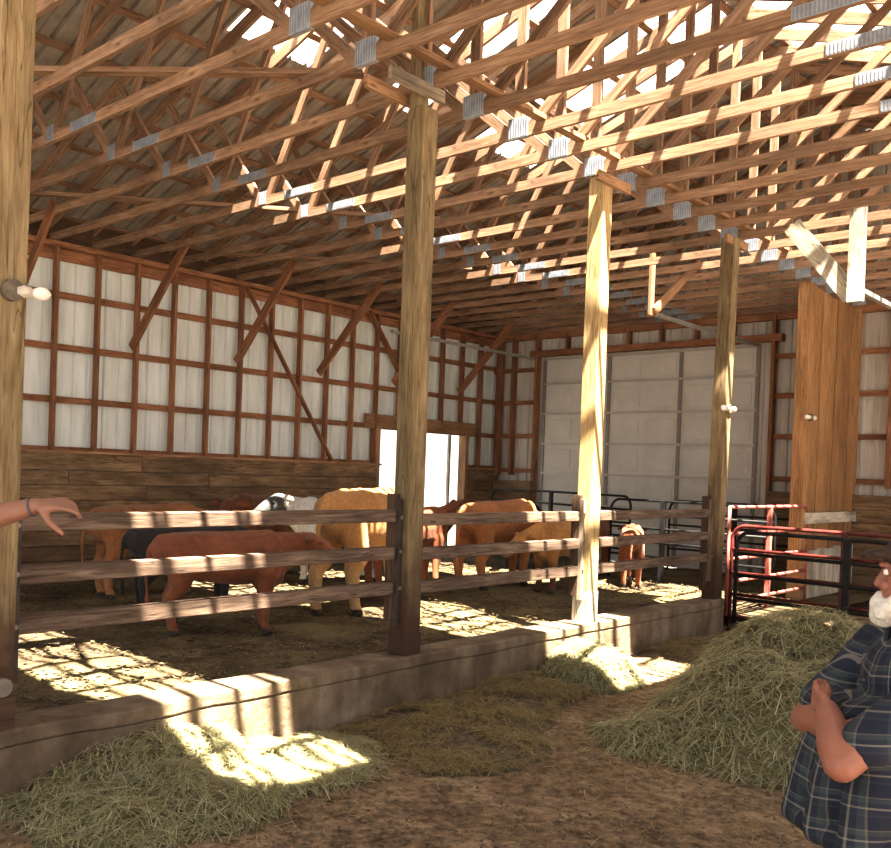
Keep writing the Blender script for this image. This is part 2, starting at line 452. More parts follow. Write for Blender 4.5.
# ------------------------------------------------------------------ the setting
def heightgrid(x0, x1, y0, y1, z, step, amp, sc, holes=None):
    nx = max(2, int((x1 - x0) / step)); ny = max(2, int((y1 - y0) / step)); vs = []; fs = []
    for j in range(ny + 1):
        for i in range(nx + 1):
            x = x0 + (x1 - x0) * i / nx; y = y0 + (y1 - y0) * j / ny
            vs.append((x, y, z + amp * noise.fractal(Vector((x * sc, y * sc, z)), 1., 2., 4)))
    for j in range(ny):
        for i in range(nx):
            a = j * (nx + 1) + i; fs.append((a, a + 1, a + nx + 2, a + nx + 1))
    me = bpy.data.meshes.new('ground'); me.from_pydata(vs, [], fs)
    for p in me.polygons: p.use_smooth = True
    return me
fl = link('floor', heightgrid(-.1, XR + .4, YN - 1, YB + .1, ZF, .06, .018, 1.6), M['dirt']); tag(fl, kind='structure')
pf = link('floor_pen', heightgrid(XW - .1, 0, YN - 1, YB + .1, ZP, .06, .03, 1.8), M['pen']); tag(pf, kind='structure')
sf = link('floor_sill', heightgrid(-.02, .75, 10.85, YB + .1, ZP - .03, .08, .01, 1.8), M['pen']); tag(sf, kind='structure')
b = MB(); b.box(-60, 60, -50, 80, -.9, -.55)
tag(b.build('ground', M['outside']), kind='structure')

def ribs(a0, a1, step=.2286, hgt=.034):
    """profile (position, offset) of ribbed sheet metal between a0 and a1"""
    pts = []; k = math.floor(a0 / step)
    x = k * step
    while x < a1 + step:
        for dx, h in ((0, 0), (.02, 0), (.035, hgt), (.06, hgt), (.075, 0), (.12, 0), (.127, .006), (.14, .006), (.147, 0), (.2, 0)):
            p = x + dx
            if a0 < p < a1: pts.append((p, h))
        x += step
    return [(a0, 0)] + pts + [(a1, 0)]

def sheet(mb, prof, fn, lo, hi, slot=0):
    """ruled ribbed sheet: fn(a, off, end) -> point; end is the lo/hi value"""
    prev = None
    for a, h in prof:
        l = lo(a) if callable(lo) else lo; u = hi(a) if callable(hi) else hi
        cur = (mb.bm.verts.new(fn(a, h, l)), mb.bm.verts.new(fn(a, h, u)))
        if prev:
            f = mb.bm.faces.new((prev[0], cur[0], cur[1], prev[1])); f.material_index = slot
        prev = cur

# left wall: ribbed tin with a cattle doorway
OP0, OP1, OPZ = 12.11, 14.56, 2.17
b = MB(); fn = lambda a, h, z: (XW - .02 - h, a, z)
sheet(b, ribs(YN, OP0), fn, -.5, 4.7); sheet(b, ribs(OP0, OP1), fn, OPZ, 4.7); sheet(b, ribs(OP1, YB + .12), fn, -.5, 4.7)
wl = b.build('wall_left', M['tinwhite']); tag(wl, kind='structure')
Y0W = 5.90
for j in range(-14, 17):
    y = Y0W + TS * j
    if y < YN + .05: continue
    z0 = OPZ + .2 if OP0 - .1 < y < OP1 + .05 else 1.5
    b = MB(); b.box(XW + .045, XW + .15, y - .022, y + .022, z0, 4.36); b.build('stud', M['stud'], wl)
ys = [YN] + [YN + 1.83 * k for k in range(1, 10)] + [YB]
for z in (1.53, 2.22, 2.94, 3.65):
    segs = [(YN, OP0), (OP1 + .06, YB)] if z < 2.2 else [(YN, YB)]
    for a, c_ in segs:
        b = MB(); b.box(XW, XW + .045, a, c_, z - .045, z + .045); b.build('girt', M['stud'], wl)
b = MB(); b.box(XW + .02, XW + .2, YN, YB, 4.27, 4.34); b.build('top_plate', M['stud'], wl)
b = MB(); b.box(XW, XW + .045, YN, YB, 4.12, 4.27); b.build('rim_board', M['stud'], wl)
b = MB(); b.box(XW + .0, XW + .03, YN, YB, 4.345, 4.69); b.build('eave_dark_filler', M['darkboard'], wl)  # added dark board, standing in for the shade under the eave
for a, c_ in ((YN, OP0), (OP1 + .06, YB)):
    b = MB(); b.box(XW + .0, XW + .22, a, c_, 1.49, 1.525); b.build('wall_sill', M['header'], wl)
b = MB(); b.box(XW + .06, XW + .13, OP0 - .35, OP1 + .35, OPZ + .0, OPZ + .27); b.build('doorway_header', M['header'], wl)
for y in (OP0 - .05, OP1 + .06):
    b = MB(); b.box(XW - .03, XW + .16, y - .05, y + .05, -.3, OPZ + .02); b.build('doorway_jamb', M['header'], wl)
b = MB(); b.box(XW - .09, XW - .04, 14.28, 14.34, -.4, OPZ); b.build('doorway_post', M['limed_sunlit'], wl)
# kick planks, staggered joints
rz = random.Random(3); z = -.42; hts = [.22, .21, .2, .21, .22, .2, .21, .2, .245]
for r, h in enumerate(hts):
    for a, c_ in ((YN, OP0 - .1), (OP1 + .11, YB)):
        y = a
        while y < c_ - .05:
            L = rz.uniform(2.2, 3.7); e = min(c_, y + L)
            if c_ - e < .6: e = c_
            d = rz.uniform(0, .012)
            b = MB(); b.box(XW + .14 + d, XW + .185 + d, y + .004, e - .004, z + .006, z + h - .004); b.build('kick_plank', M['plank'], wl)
            y = e
    z += h

# back wall
DX0, DX1, DZ1 = -6.18, -1.66, 3.83
b = MB(); fn = lambda a, h, z: (a, YB + .04 + h, z)
top = lambda a: zroof(a) - .02
sheet(b, ribs(XW - .06, DX0), fn, -.5, top); sheet(b, ribs(DX0, DX1), fn, DZ1 - .02, top); sheet(b, ribs(DX1, XR), fn, -.5, top)
wb = b.build('wall_back', M['tinback']); tag(wb, kind='structure')
for x in (-7.28, -6.93, -6.33, -1.36, -.45, .55, 1.2):
    b = MB(); b.box(x - .03, x + .03, YB - .14, YB + .0, 1.4 if x not in (-6.33, -1.36) else -.2, 4.3); b.build('stud', M['stud'], wb)
for x in (-5.6, -4.9, -4.2, -3.5, -2.8, -2.1):
    b = MB(); b.box(x - .025, x + .025, YB - .14, YB, DZ1 + .14, 4.3); b.build('stud', M['stud'], wb)
for z in (1.5, 2.22, 2.92, 3.6):
    for a, c_ in ((XW, DX0 - .12), (DX1 + .25, XR)):
        b = MB(); b.box(a, c_, YB - .045, YB, z - .045, z + .045); b.build('girt', M['stud'], wb)
b = MB(); b.box(DX0 - .3, DX1 + .45, YB - .16, YB, DZ1 + .02, DZ1 + .14); b.build('door_header', M['stud'], wb)
b = MB(); b.box(XW, XR, YB - .1, YB, 4.22, 4.34); b.build('top_plate', M['stud'], wb)
z = -.42
for r, h in enumerate([.22, .21, .2, .21, .22, .2, .21, .24]):
    for a, c_ in ((XW + .2, DX0 - .13), (DX1 + .33, XR)):
        x = a
        while x < c_ - .05:
            e = min(c_, x + rz.uniform(2.2, 3.4))
            if c_ - e < .5: e = c_
            d = rz.uniform(0, .012)
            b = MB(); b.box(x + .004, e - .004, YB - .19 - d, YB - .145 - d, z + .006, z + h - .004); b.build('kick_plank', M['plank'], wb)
            x = e
    z += h

# sectional garage door
b = MB(); b.box(DX0, DX1, YB + .0, YB + .03, -.2, DZ1); dr = b.build('door_1', M['doorpaint']); tag(dr, kind='structure')
secs = [-.2, .25, .86, 1.47, 2.07, 2.68, 3.29, DZ1]
cols = [DX0, -4.64, -3.12, DX1]
for i in range(len(secs) - 1):
    b = MB()
    z0, z1 = secs[i], secs[i + 1]
    for k in range(3):
        for h in range(2):
            xa = cols[k] + .1 + h * ((cols[k + 1] - cols[k]) / 2 - .02); xb = xa + (cols[k + 1] - cols[k]) / 2 - .18
            b.box(xa, xb, YB - .012, YB + .002, z0 + .1, z1 - .12)
    b.build('door_panel', M['doorpaint'], dr, bevel=.008)
for z in secs[1:-1] + [DZ1 - .03]:
    b = MB(); b.box(DX0, DX1, YB - .05, YB, z - .02, z + .02); b.build('section_rail', M['doorrail'], dr)
for x in cols:
    b = MB(); b.box(x - .035, x + .035, YB - .03, YB, -.2, DZ1); b.build('stile', M['doorstile'], dr)

# roof: ribbed tin with clear strips left open for the skylight sheets
def roofpt(side):
    return lambda a, h, x: (side * x, a, zroof(x) + h * 1.2)
SKY = {-1: [(1.95, 2.86, 3.5, 0), (5.82, 6.95, 3.5, 0), (8.05, 8.75, 3.5, .6), (9.9, 11.3, 3.5, 0)], 1: [(1.95, 2.86, 3.5, 0), (5.82, 7.35, 3.5, 0), (9.8, 10.5, 3.5, 1.5), (10.5, 12.05, 3.5, 0)]}
b = MB()
for sd in (-1, 1):
    y = -3.0
    for a, c_, x0, x1 in SKY[sd]:
        sheet(b, ribs(y, a), roofpt(sd), HW + .3, 0); sheet(b, ribs(a, c_), roofpt(sd), HW + .3, x0); sheet(b, ribs(a, c_), roofpt(sd), x1 + .1, 0); y = c_
    sheet(b, ribs(y, YB + .3), roofpt(sd), HW + .3, 0)
ce = b.build('ceiling', M['tinroof']); tag(ce, kind='structure')
for sd in (-1, 1):
    for i, (a, c_, x0, x1) in enumerate(SKY[sd]):
        nm = ['at the near end', 'second from the near end', 'narrow and third from the near end', 'nearest the garage door'] if sd < 0 else ['at the near end', 'second from the near end', 'shortest of the row', 'nearest the garage door']
        b = MB(); sheet(b, ribs(a - .02, c_ + .02), lambda q, h, x: (sd * x, q, zroof(x) + h * 1.2 + .006), x0 + .05, x1 + .08)
        tag(b.build('skylight_panel', M['skylight'], origin=(sd * x0 / 2, (a + c_) / 2, 6)), 'bright skylight sheet in the %s roof slope, %s' % ('left' if sd < 0 else 'right', nm[i]), 'skylight', 'translucent roof sheets')
for s in (-1, 1):
    for k in range(11):
        x = .12 + k * .735
        zz = zroof(x) - .024; dn = Vector((s / 3., 0, 1)).normalized()
        b = MB(); b.beam((s * x, -3, zz), (s * x, YB, zz), .085, .038, up=dn); b.build('purlin', M['truss'], ce)

# ------------------------------------------------------------------ roof trusses
def make_truss():
    t = thing('roof_truss', (0, 0, ZC), 'x', 'roof truss', 'roof trusses')
    D = .096; T = .038; cz = ZC + D / 2
    bc = []
    for a, c_ in ((-HW, -2.97), (-2.965, 2.845), (2.85, HW)):
        b = MB(); b.box(a, c_, -T / 2, T / 2, ZC, ZC + D); bc.append(b.build('bottom_chord', M['truss'], t))
    for s in (-1, 1):
        z0 = zroof(HW) - .12; z1 = zroof(0) - .12
        b = MB(); b.beam((s * (HW + .05), 0, z0 - .02), (s * .005, 0, z1), T, .13); b.build('top_chord', M['truss'], t)
        for (xa, za, xb) in ((3.66, cz + .02, 4.62), (3.52, cz + .02, 2.44), (.1, cz, 2.34)):
            b = MB(); b.beam((s * xa, 0, za), (s * xb, 0, zroof(xb) - .15), T, .09, up=(-s, 0, 1))
            b.build('web', M['truss'], t)
    b = MB(); b.beam((0, 0, cz), (0, 0, zroof(0) - .14), T, .1, up=(1, 0, 0)); b.build('king_post', M['truss'], t)
    def plate(x, z, wd, ht, par):
        b = MB()
        b.box(x - wd / 2, x + wd / 2, -T / 2 - .004, T / 2 + .004, z - ht / 2, z + ht / 2)
        k = int(wd / .026)
        for i in range(k):
            xx = x - wd / 2 + (i + .5) * wd / k
            b.box(xx - .006, xx + .006, -T / 2 - .0075, -T / 2 - .003, z - ht / 2 + .008, z + ht / 2 - .008, slot=1)
        b.build('connector_plate', [M['plate'], M['plateridge']], par)
    plate(0, cz + .04, .215, .18, bc[1])
    for s, x in ((-1, -2.97), (1, 2.85)): plate(x, cz, .46, .09, bc[0 if s < 0 else 2])
    for s in (-1, 1): plate(s * 3.6, cz + .03, .13, .15, bc[0 if s < 0 else 2])
    return t
proto = make_truss(); nT = 0
idx = list(range(19, -6, -1))
for n, i in enumerate(idx):
    o = proto if n == 0 else copy_tree(proto)
    o.location = (0, T0 + TS * i, ZC)
    o['label'] = 'reddish timber roof truss spanning the barn, %s out from the garage door wall' % ORD[n + 1]

# runners and loose braces lying on the bottom chords
def lone(name, p0, p1, w_, h_, mat, label, cat, group=None, up=(0, 0, 1), bevel=0):
    b = MB(); b.beam(p0, p1, w_, h_, up)
    return tag(b.build(name, M[mat], origin=p0, bevel=bevel), label, cat, group)
lone('lateral_brace', (.27, 2.0, ZC + .118), (.22, 12.0, ZC + .118), .09, .04, 'header', 'long timber runner lying across the trusses beside the tall posts', 'brace')
lone('lateral_brace', (-3.3, 2.62, ZC + .118), (-.35, 4.9, ZC + .118), .1, .04, 'truss', 'pale diagonal board across the nearest trusses at top left', 'brace', 'diagonal braces on the trusses')
lone('lateral_brace', (-6.3, 4.3, ZC + .118), (-2.6, 8.33, ZC + .118), .1, .04, 'truss', 'longest diagonal board across the trusses above the left wall, partly sunlit', 'brace', 'diagonal braces on the trusses')
lone('lateral_brace', (-6.6, 7.7, ZC + .118), (-4.0, 10.6, ZC + .118), .1, .04, 'truss', 'diagonal board across the trusses behind the tallest post, nearest the left wall', 'brace', 'diagonal braces on the trusses')

# knee braces from the left wall up to the trusses
for k, (ya, yt) in enumerate([(5.2, 5.2), (7.0, 7.08), (8.83, 8.87), (10.55, 10.7), (12.4, 12.55), (14.3, 14.45)]):
    lone('knee_brace', (XW + .13, ya + .03, 3.05), (-6.02, yt, 4.5), .045, .14, 'stud',
         'timber knee brace slanting off the left wall, %s from the left edge' % ORD[k + 1], 'knee brace', 'knee braces of the left wall', up=(-1, 0, 1))
lone('wall_brace', (XW + .165, 8.97, 4.28), (XW + .165, 10.92, 1.53), .03, .09, 'stud', 'thin diagonal timber brace flat across studs of the left wall', 'brace', up=(1, 0, 0))
lone('wall_brace', (XW + .165, 11.7, 4.3), (XW + .165, 13.1, 2.6), .03, .14, 'stud', 'short diagonal timber on the left wall above the bright doorway', 'brace', up=(1, 0, 0))

# ------------------------------------------------------------------ curb and posts
b = MB()
b.box(-.15, .15, YN, 10.66, -.5, -.088); b.box(-.155, .158, YN, 10.66, -.086, 0)
for v in b.bm.verts: pass
bmesh.ops.subdivide_edges(b.bm, edges=[e for e in b.bm.edges if e.calc_length() > 3], cuts=90)
for v in b.bm.verts:
    k = noise.fractal(v.co * 2.3, 1., 2., 4); v.co.z += .012 * k if v.co.z > -.3 else 0; v.co.x += .012 * noise.noise(v.co * 1.9)
tag(b.build('concrete_curb', M['concrete'], origin=(0, 4, -.42), bevel=.012), 'low stained concrete curb wall running under the timber feeding fence', 'curb wall')

PW = .17
POSTS = [2.07, 5.2, 7.76, 10.58]
PX = .02
plab = ['tall yellowish timber post at the left edge carrying a lamp', 'tall timber post in the middle of the fence with dark stained foot',
        'pale sunlit timber post standing on the curb', 'timber post at the end of the curb beside the gates']
for i, y in enumerate(POSTS):
    t = thing('barn_post', (PX, y, 0), plab[i], 'post', 'timber posts along the fence')
    h = PW / 2
    ztop = 5.6 if i in (0, 1) else 4.345
    b = MB(); lean = .06 if i == 3 else (.055 if i == 0 else 0)
    b.beam((PX, y, 0), (PX + .0 + lean, y, 4.2 if i in (0, 1) else ztop), PW, PW, up=(1, 0, 0)); b.build('shaft', M['postpale' if i == 2 else 'post'], t, bevel=.01)
    if i in (0, 1):
        b = MB(); b.beam((PX - .045, y, 4.2), (PX - .045, y, ztop), PW * .9, .06, up=(1, 0, 0)); b.build('upper_shaft', M['post'], t)
    b = MB(); b.beam((PX, y, 0), (PX, y, .17 if i != 2 else .3), PW + .012, PW + .012, up=(1, 0, 0)); b.build('foot_sleeve', M['post'] if i != 2 else M['limed_sunlit'], t, bevel=.004) if i != 0 else b.bm.free()  # pale sleeve on the third post paints in its sunlit foot
    # cleats that hold the rail ends, with bolts
    for s in ((-1, 1) if i in (1, 2) else ((1,) if i == 0 else (-1,))):
        yy = y + s * (h + .024)
        b = MB(); b.box(PX - .11, PX - .015, yy - .022, yy + .022, .1 if i == 3 else .26, 1.24); cl = b.build('cleat', M['darkboard'] if i != 0 else M['darksteel'], t)
        b = MB(); b.box(PX - .015, PX + .025, yy - .022, yy + .022, .22, 1.2); b.build('cleat', M['darksteel'] if i in (0, 1) else (M['bleached'] if i == 2 else M['rail']), t)
        for z in (.52, .8, 1.06):
            b = MB(); b.tube([(PX + .02, yy, z), (PX + .04, yy, z)], .014, 8); b.build('bolt', M['bolt'], cl)
    if i == 1:
        for xx in (-.12, .135):
            b = MB(); b.box(xx - .019, xx + .019, 4.72, 5.3, 4.25, 4.345); b.build('bearing_block', M['bleached'] if xx > 0 else M['header'], t)
    elif i > 1:
        b = MB(); b.box(.11, .15, y - .25, y + .35, 4.25, 4.345); b.build('bearing_block', M['header'], t)
    if i == 0:
        b = MB(); b.tube([(PX + h, y + .01, .23), (PX + h + .05, y + .01, .23)], .05, 12); b.build('hinge_pin', M['bolt'], t)
        b = MB(); b.box(PX - .09, PX + .1, y - .1, y + .09, 0.0, .17); b.build('foot_sleeve', M['darkboard'], t)

# fence rails, three to a bay
bays = [('between left-edge post and middle post', 0, 1), ('between the middle post and the pale sunlit post', 1, 2), ('between the pale sunlit post and the end post', 2, 3)]
hs = [('bottom', .515, .5), ('middle', .785, .765), ('top', 1.07, 1.035)]
for nm, a, c_ in bays:
    for ln, zl, zr in hs:
        za = zl if a == 0 else zr; zb = zl - .0 if a == 0 else zr
        if a == 2: zb = zr + .0
        lone('fence_rail', (-.035, POSTS[a] + PW / 2 + .005, za), (-.035, POSTS[c_] - PW / 2 - .005, zb), .09, .095, 'rail',
             '%s fence rail %s' % (ln, nm), 'fence rail', 'rails of the feeding fence', bevel=.006)

# partition: end post with upright boards back to the wall
t = thing('board_partition', (0, 13.3, ZP), 'orange-brown partition of upright boards behind a square post at right', 'partition')
b = MB(); b.beam((.0, 13.33, ZP - .2), (.0, 13.33, 4.3), .19, .19, up=(1, 0, 0)); b.build('corner_post', M['board'], t, bevel=.008)
y = 13.43; k = 0
while y < 15.6:
    wd = min([.36, .3, .33, .27, .38, .3, .33][k % 7], 15.62 - y)
    b = MB(); b.box(.02 + .012 * (k % 2), .06 + .012 * (k % 2), y + .012, y + wd, ZP - .2, 4.27 - .02 * (k % 3)); b.build('upright_board', M['board'], t)
    y += wd; k += 1
b = MB(); b.box(.09, .13, 13.3, 15.6, .86, 1.02); b.build('cross_plank', M['limed_sunlit'], t)
y = 13.46
for k in range(6):
    wd = [.4, .34, .36, .3, .38, .3][k]
    b = MB(); b.box(.075, .105, y + .006, y + wd, ZP - .15, .47 + .02 * (k % 2)); b.build('limed_board', M['limed_sunlit'], t); y += wd

# ------------------------------------------------------------------ gates
def arc_pts(c, u, v, r, a0, a1, n=6):
    return [Vector(c) + r * (math.cos(a0 + (a1 - a0) * i / n) * Vector(u) + math.sin(a0 + (a1 - a0) * i / n) * Vector(v)) for i in range(n + 1)]
def tube_gate(label, p, d, L, z0, ztop, rails, straps, mat, r=.024, both=True, cat='gate', group=None, feet=False, name='tube_gate'):
    p = Vector(p); d = Vector(d).normalized(); up = Vector((0, 0, 1)); R = .17
    t = thing(name, (p.x, p.y, z0), label, cat, group)
    P = lambda s, z: Vector((p.x + d.x * s, p.y + d.y * s, z))
    pts = [P(0, z0)] + ([P(0, ztop)] if not both else arc_pts(P(R, ztop - R), -d, up, R, 0, PI / 2)) + arc_pts(P(L - R, ztop - R), up, d, R, 0, PI / 2) + [P(L, z0)]
    b = MB(); b.tube(pts, r, 12); b.build('frame', M[mat], t)
    for z in rails:
        b = MB(); b.tube([P(0, z), P(L, z)], r * .92, 10); b.build('rail', M[mat], t)
    for s in straps:
        b = MB(); b.beam(P(s, z0 - .02), P(s, ztop), .012 if False else .075, .05, up=tuple(Vector((-d.y, d.x, 0)))); b.build('strap', M[mat], t)
    return t
tube_gate('maroon tube gate standing behind the black gate, hinged at the end post', (.13, 10.86, 0), (1, -.05, 0), 3.3, -.40, .89, (.60, .31, .05, -.24), (1.36,), 'maroon', group='front gates')
tube_gate('black tube gate in front, overlapping a maroon gate beside the end post', (.28, 10.66, 0), (1, -.05, 0), 3.3, -.38, .83, (.57, .31, .03, -.25), (1.3,), 'black', group='front gates')
tube_gate('red tube gate with sunlit rails between the end post and board partition', (.1, 10.82, 0), (0, 1, 0), 2.62, ZP - .02, 1.11, (.78, .47, .19, -.06), (1.25,), 'red', both=False)
tube_gate('black tube panel in the pen in front of the garage door', (-2.95, 13.1, 0), (1, -.03, 0), 2.75, ZP + .02, 1.08, (.86, .64, .42, .2), (.95, 1.9), 'black', r=.02, cat='fence panel', group='black pen panels')
tube_gate('black tube panel slanting across the far pen behind the cattle', (-6.7, 14.7, 0), (1, -.32, 0), 4.1, ZP + .02, 1.12, (.9, .68, .46, .24), (1.95,), 'black', r=.02, cat='fence panel', group='black pen panels')
tube_gate('black tube panel close against the white garage door', (-2.9, 15.0, 0), (1, .02, 0), 2.5, ZP + .02, 1.05, (.84, .62, .4, .2), (1.2,), 'black', r=.02, cat='fence panel', group='black pen panels')

# ------------------------------------------------------------------ garage tracks and hangers
def track(label, x, ya, yb, z, drop):
    t = thing('door_track', (x, ya, z), label, 'door track', 'overhead door tracks')
    b = MB(); b.box(x - .03, x + .03, ya, yb, z - .025, z + .025); b.build('horizontal_track', M['steel'], t)
    if drop:
        pts = [Vector((x, yb, z))] + arc_pts((x, yb, z - .2), (0, 0, 1), (0, 1, 0), .2, 0, PI / 2)
        b = MB(); b.tube(pts + [Vector((x, yb + .2, ZP + .05))], .028, 8); b.build('vertical_track', M['steel'], t)
    return t
track('steel door track running out from the left side of the garage door', DX0 - .07, 11.2, 15.34, 3.78, True)
track('steel door track running out from the right side of the garage door', DX1 + .09, 11.85, 15.34, 3.76, True)
track('short steel track hung from pale timbers at the upper right', 1.62, 10.45, 15.5, 3.56, False)
t = thing('track_hanger', (DX1 + .1, 11.7, 4.35), 'timber upright and slanting strut holding the garage track beside the end post', 'hanger')
b = MB(); b.beam((DX1 + .1, 11.65, 3.72), (DX1 + .1, 11.65, 4.6), .1, .04, up=(1, 0, 0)); b.build('upright', M['header'], t)
b = MB(); b.beam((DX1 + .14, 11.68, 3.78), (DX1 + .14, 13.0, 4.72), .04, .12); b.build('strut', M['header'], t)
t = thing('track_hanger', (1.6, 10.4, 4.35), 'pale sunlit V of two timbers hanging from the trusses at right', 'hanger')
b = MB(); b.beam((1.6, 10.42, 3.42), (1.6, 10.42, 4.45), .05, .17, up=(1, 0, 0)); b.build('upright', M['limed_sunlit'], t)  # pale colour paints sunlight onto both timbers of the V
b = MB(); b.beam((1.54, 10.47, 3.5), (.86, 10.47, 4.36), .04, .2); b.build('strut', M['limed_sunlit'], t)

# ------------------------------------------------------------------ lamps on the posts
def lamp(loc, label, dirs, group='bare bulb lamps on the posts'):
    t = thing('post_lamp', loc, label, 'lamp', group)
    x, y, z = loc
    b = MB(); b.tube([(x - .0, y, z), (x + .045, y, z)], .055, 14); b.build('junction_box', M['box'], t)
    for d in dirs:
        d = Vector(d)
        p = Vector((x + .045, y, z)) if abs(d.x) > .6 else Vector((x + .02, y, z))
        b = MB(); b.tube([p + d * .02, p + d * .05, p + d * .09], [.026, .034, .026], 12); so = b.build('socket', M['ceramic'], t)
        b = MB(); b.tube([p + d * s for s in (.085, .1, .125, .15, .172, .185)], [.014, .022, .034, .036, .024, .006], 14); b.build('bulb', M['bulb'], so)
    return t
lamp((.134, 2.07, 2.27), 'bare bulb in a round fixture on the left-edge post', [(.25, .97, 0)])
lamp((.12, 10.58, 2.3), 'twin bare bulbs on the post beside the gates', [(0, 1, 0), (0, -1, 0)])
lamp((.1, 13.33, 2.38), 'twin bare bulbs on the orange board partition post', [(0, 1, 0), (0, -1, 0)])
pts = [(.115, 10.5, 4.33), (.13, 10.4, 4.2), (.15, 10.2, 4.28), (.3, 10.0, 4.36)]
pts = [(.12, 10.62, 2.36), (.125, 10.62, 3.3), (.135, 10.62, 4.2)]
b = MB(); b.tube(pts, .007, 6); tag(b.build('power_cable', M['cable'], origin=pts[0]), 'thin black cable rising up the end post from its lamps', 'cable')

# ------------------------------------------------------------------ people
def hand(b, wrist, d, n, side, curls, L=.19, spread=.012, thumb=(.6, .5)):
    """palm plus five fingers: d along the hand, n out of the back of the hand, side towards the thumb"""
    wrist, d, n, side = Vector(wrist), Vector(d).normalized(), Vector(n).normalized(), Vector(side).normalized()
    pl = L * .5
    for k in range(4):
        o = (1.5 - k) * .019
        b.limb(wrist + d * .015 + side * o * .6, wrist + d * pl + side * o, .0165, .0135)
    lens = [.42, .46, .43, .33]
    for k in range(4):
        o = (1.5 - k) * .0195; p = wrist + d * pl + side * o + side * (1.5 - k) * .001
        c_ = curls[k]; a = 0; q = p; seg = [.45, .32, .25]; r = .0098 if k < 3 else .0085
        for s in range(3):
            a += c_ * (.8 if s == 0 else 1.)
            dv = d * math.cos(a) - n * math.sin(a) + side * (1.5 - k) * spread * 4
            q2 = q + dv.normalized() * L * lens[k] * seg[s] * 1.02
            b.limb(q, q2, r * (1 - .08 * s), r * (.92 - .08 * s)); q = q2
    if min(curls) > .45: b.limb(wrist + d * .075 - n * .018 - side * .02, wrist + d * .08 - n * .02 + side * .025, .021, .019)
    p = wrist + d * .03 + side * .026
    t1 = p + (d * .55 + side * thumb[0] * .9 - n * thumb[1]).normalized() * .052
    t2 = t1 + (d * .85 + side * thumb[0] * .35 - n * thumb[1] * .9).normalized() * .034
    t3 = t2 + (d * .9 + side * thumb[0] * .1 - n * thumb[1]).normalized() * .026
    b.chain([wrist + d * .02 + side * .015, p, t1, t2, t3], [.017, .016, .0125, .0115, .009])

class Frame:
    def __init__(self, o, f, k=1.):
        self.k = k
        self.o = Vector(o); self.f = Vector((f[0], f[1], 0)).normalized(); self.l = Vector((-self.f.y, self.f.x, 0))
    def __call__(self, s, f, z): return self.o + self.l * s + self.f * f + Vector((0, 0, z * self.k))
    def dir(self, s, f, z): return self.l * s + self.f * f + Vector((0, 0, z))

def ell(b, c, r, fr):
    """ellipsoid with axes (side, forward, up) of the frame"""
    b.raw.append((Vector(c), Matrix((fr.l, fr.f, Vector((0, 0, 1)))).transposed() @ Matrix.Diagonal(r)))

def uvwrap(me, fr, o0, kx=1.):
    uv = me.uv_layers.new(name='UVMap')
    for p in me.polygons:
        n = p.normal
        for li in p.loop_indices:
            v = me.vertices[me.loops[li].vertex_index].co + Vector(o0) - fr.o
            s, f = v.dot(fr.l), v.dot(fr.f)
            uv.data[li].uv = (math.atan2(s, f + .02) * .2 + .04 * v.z, v.z - .18 * abs(s))
    return me

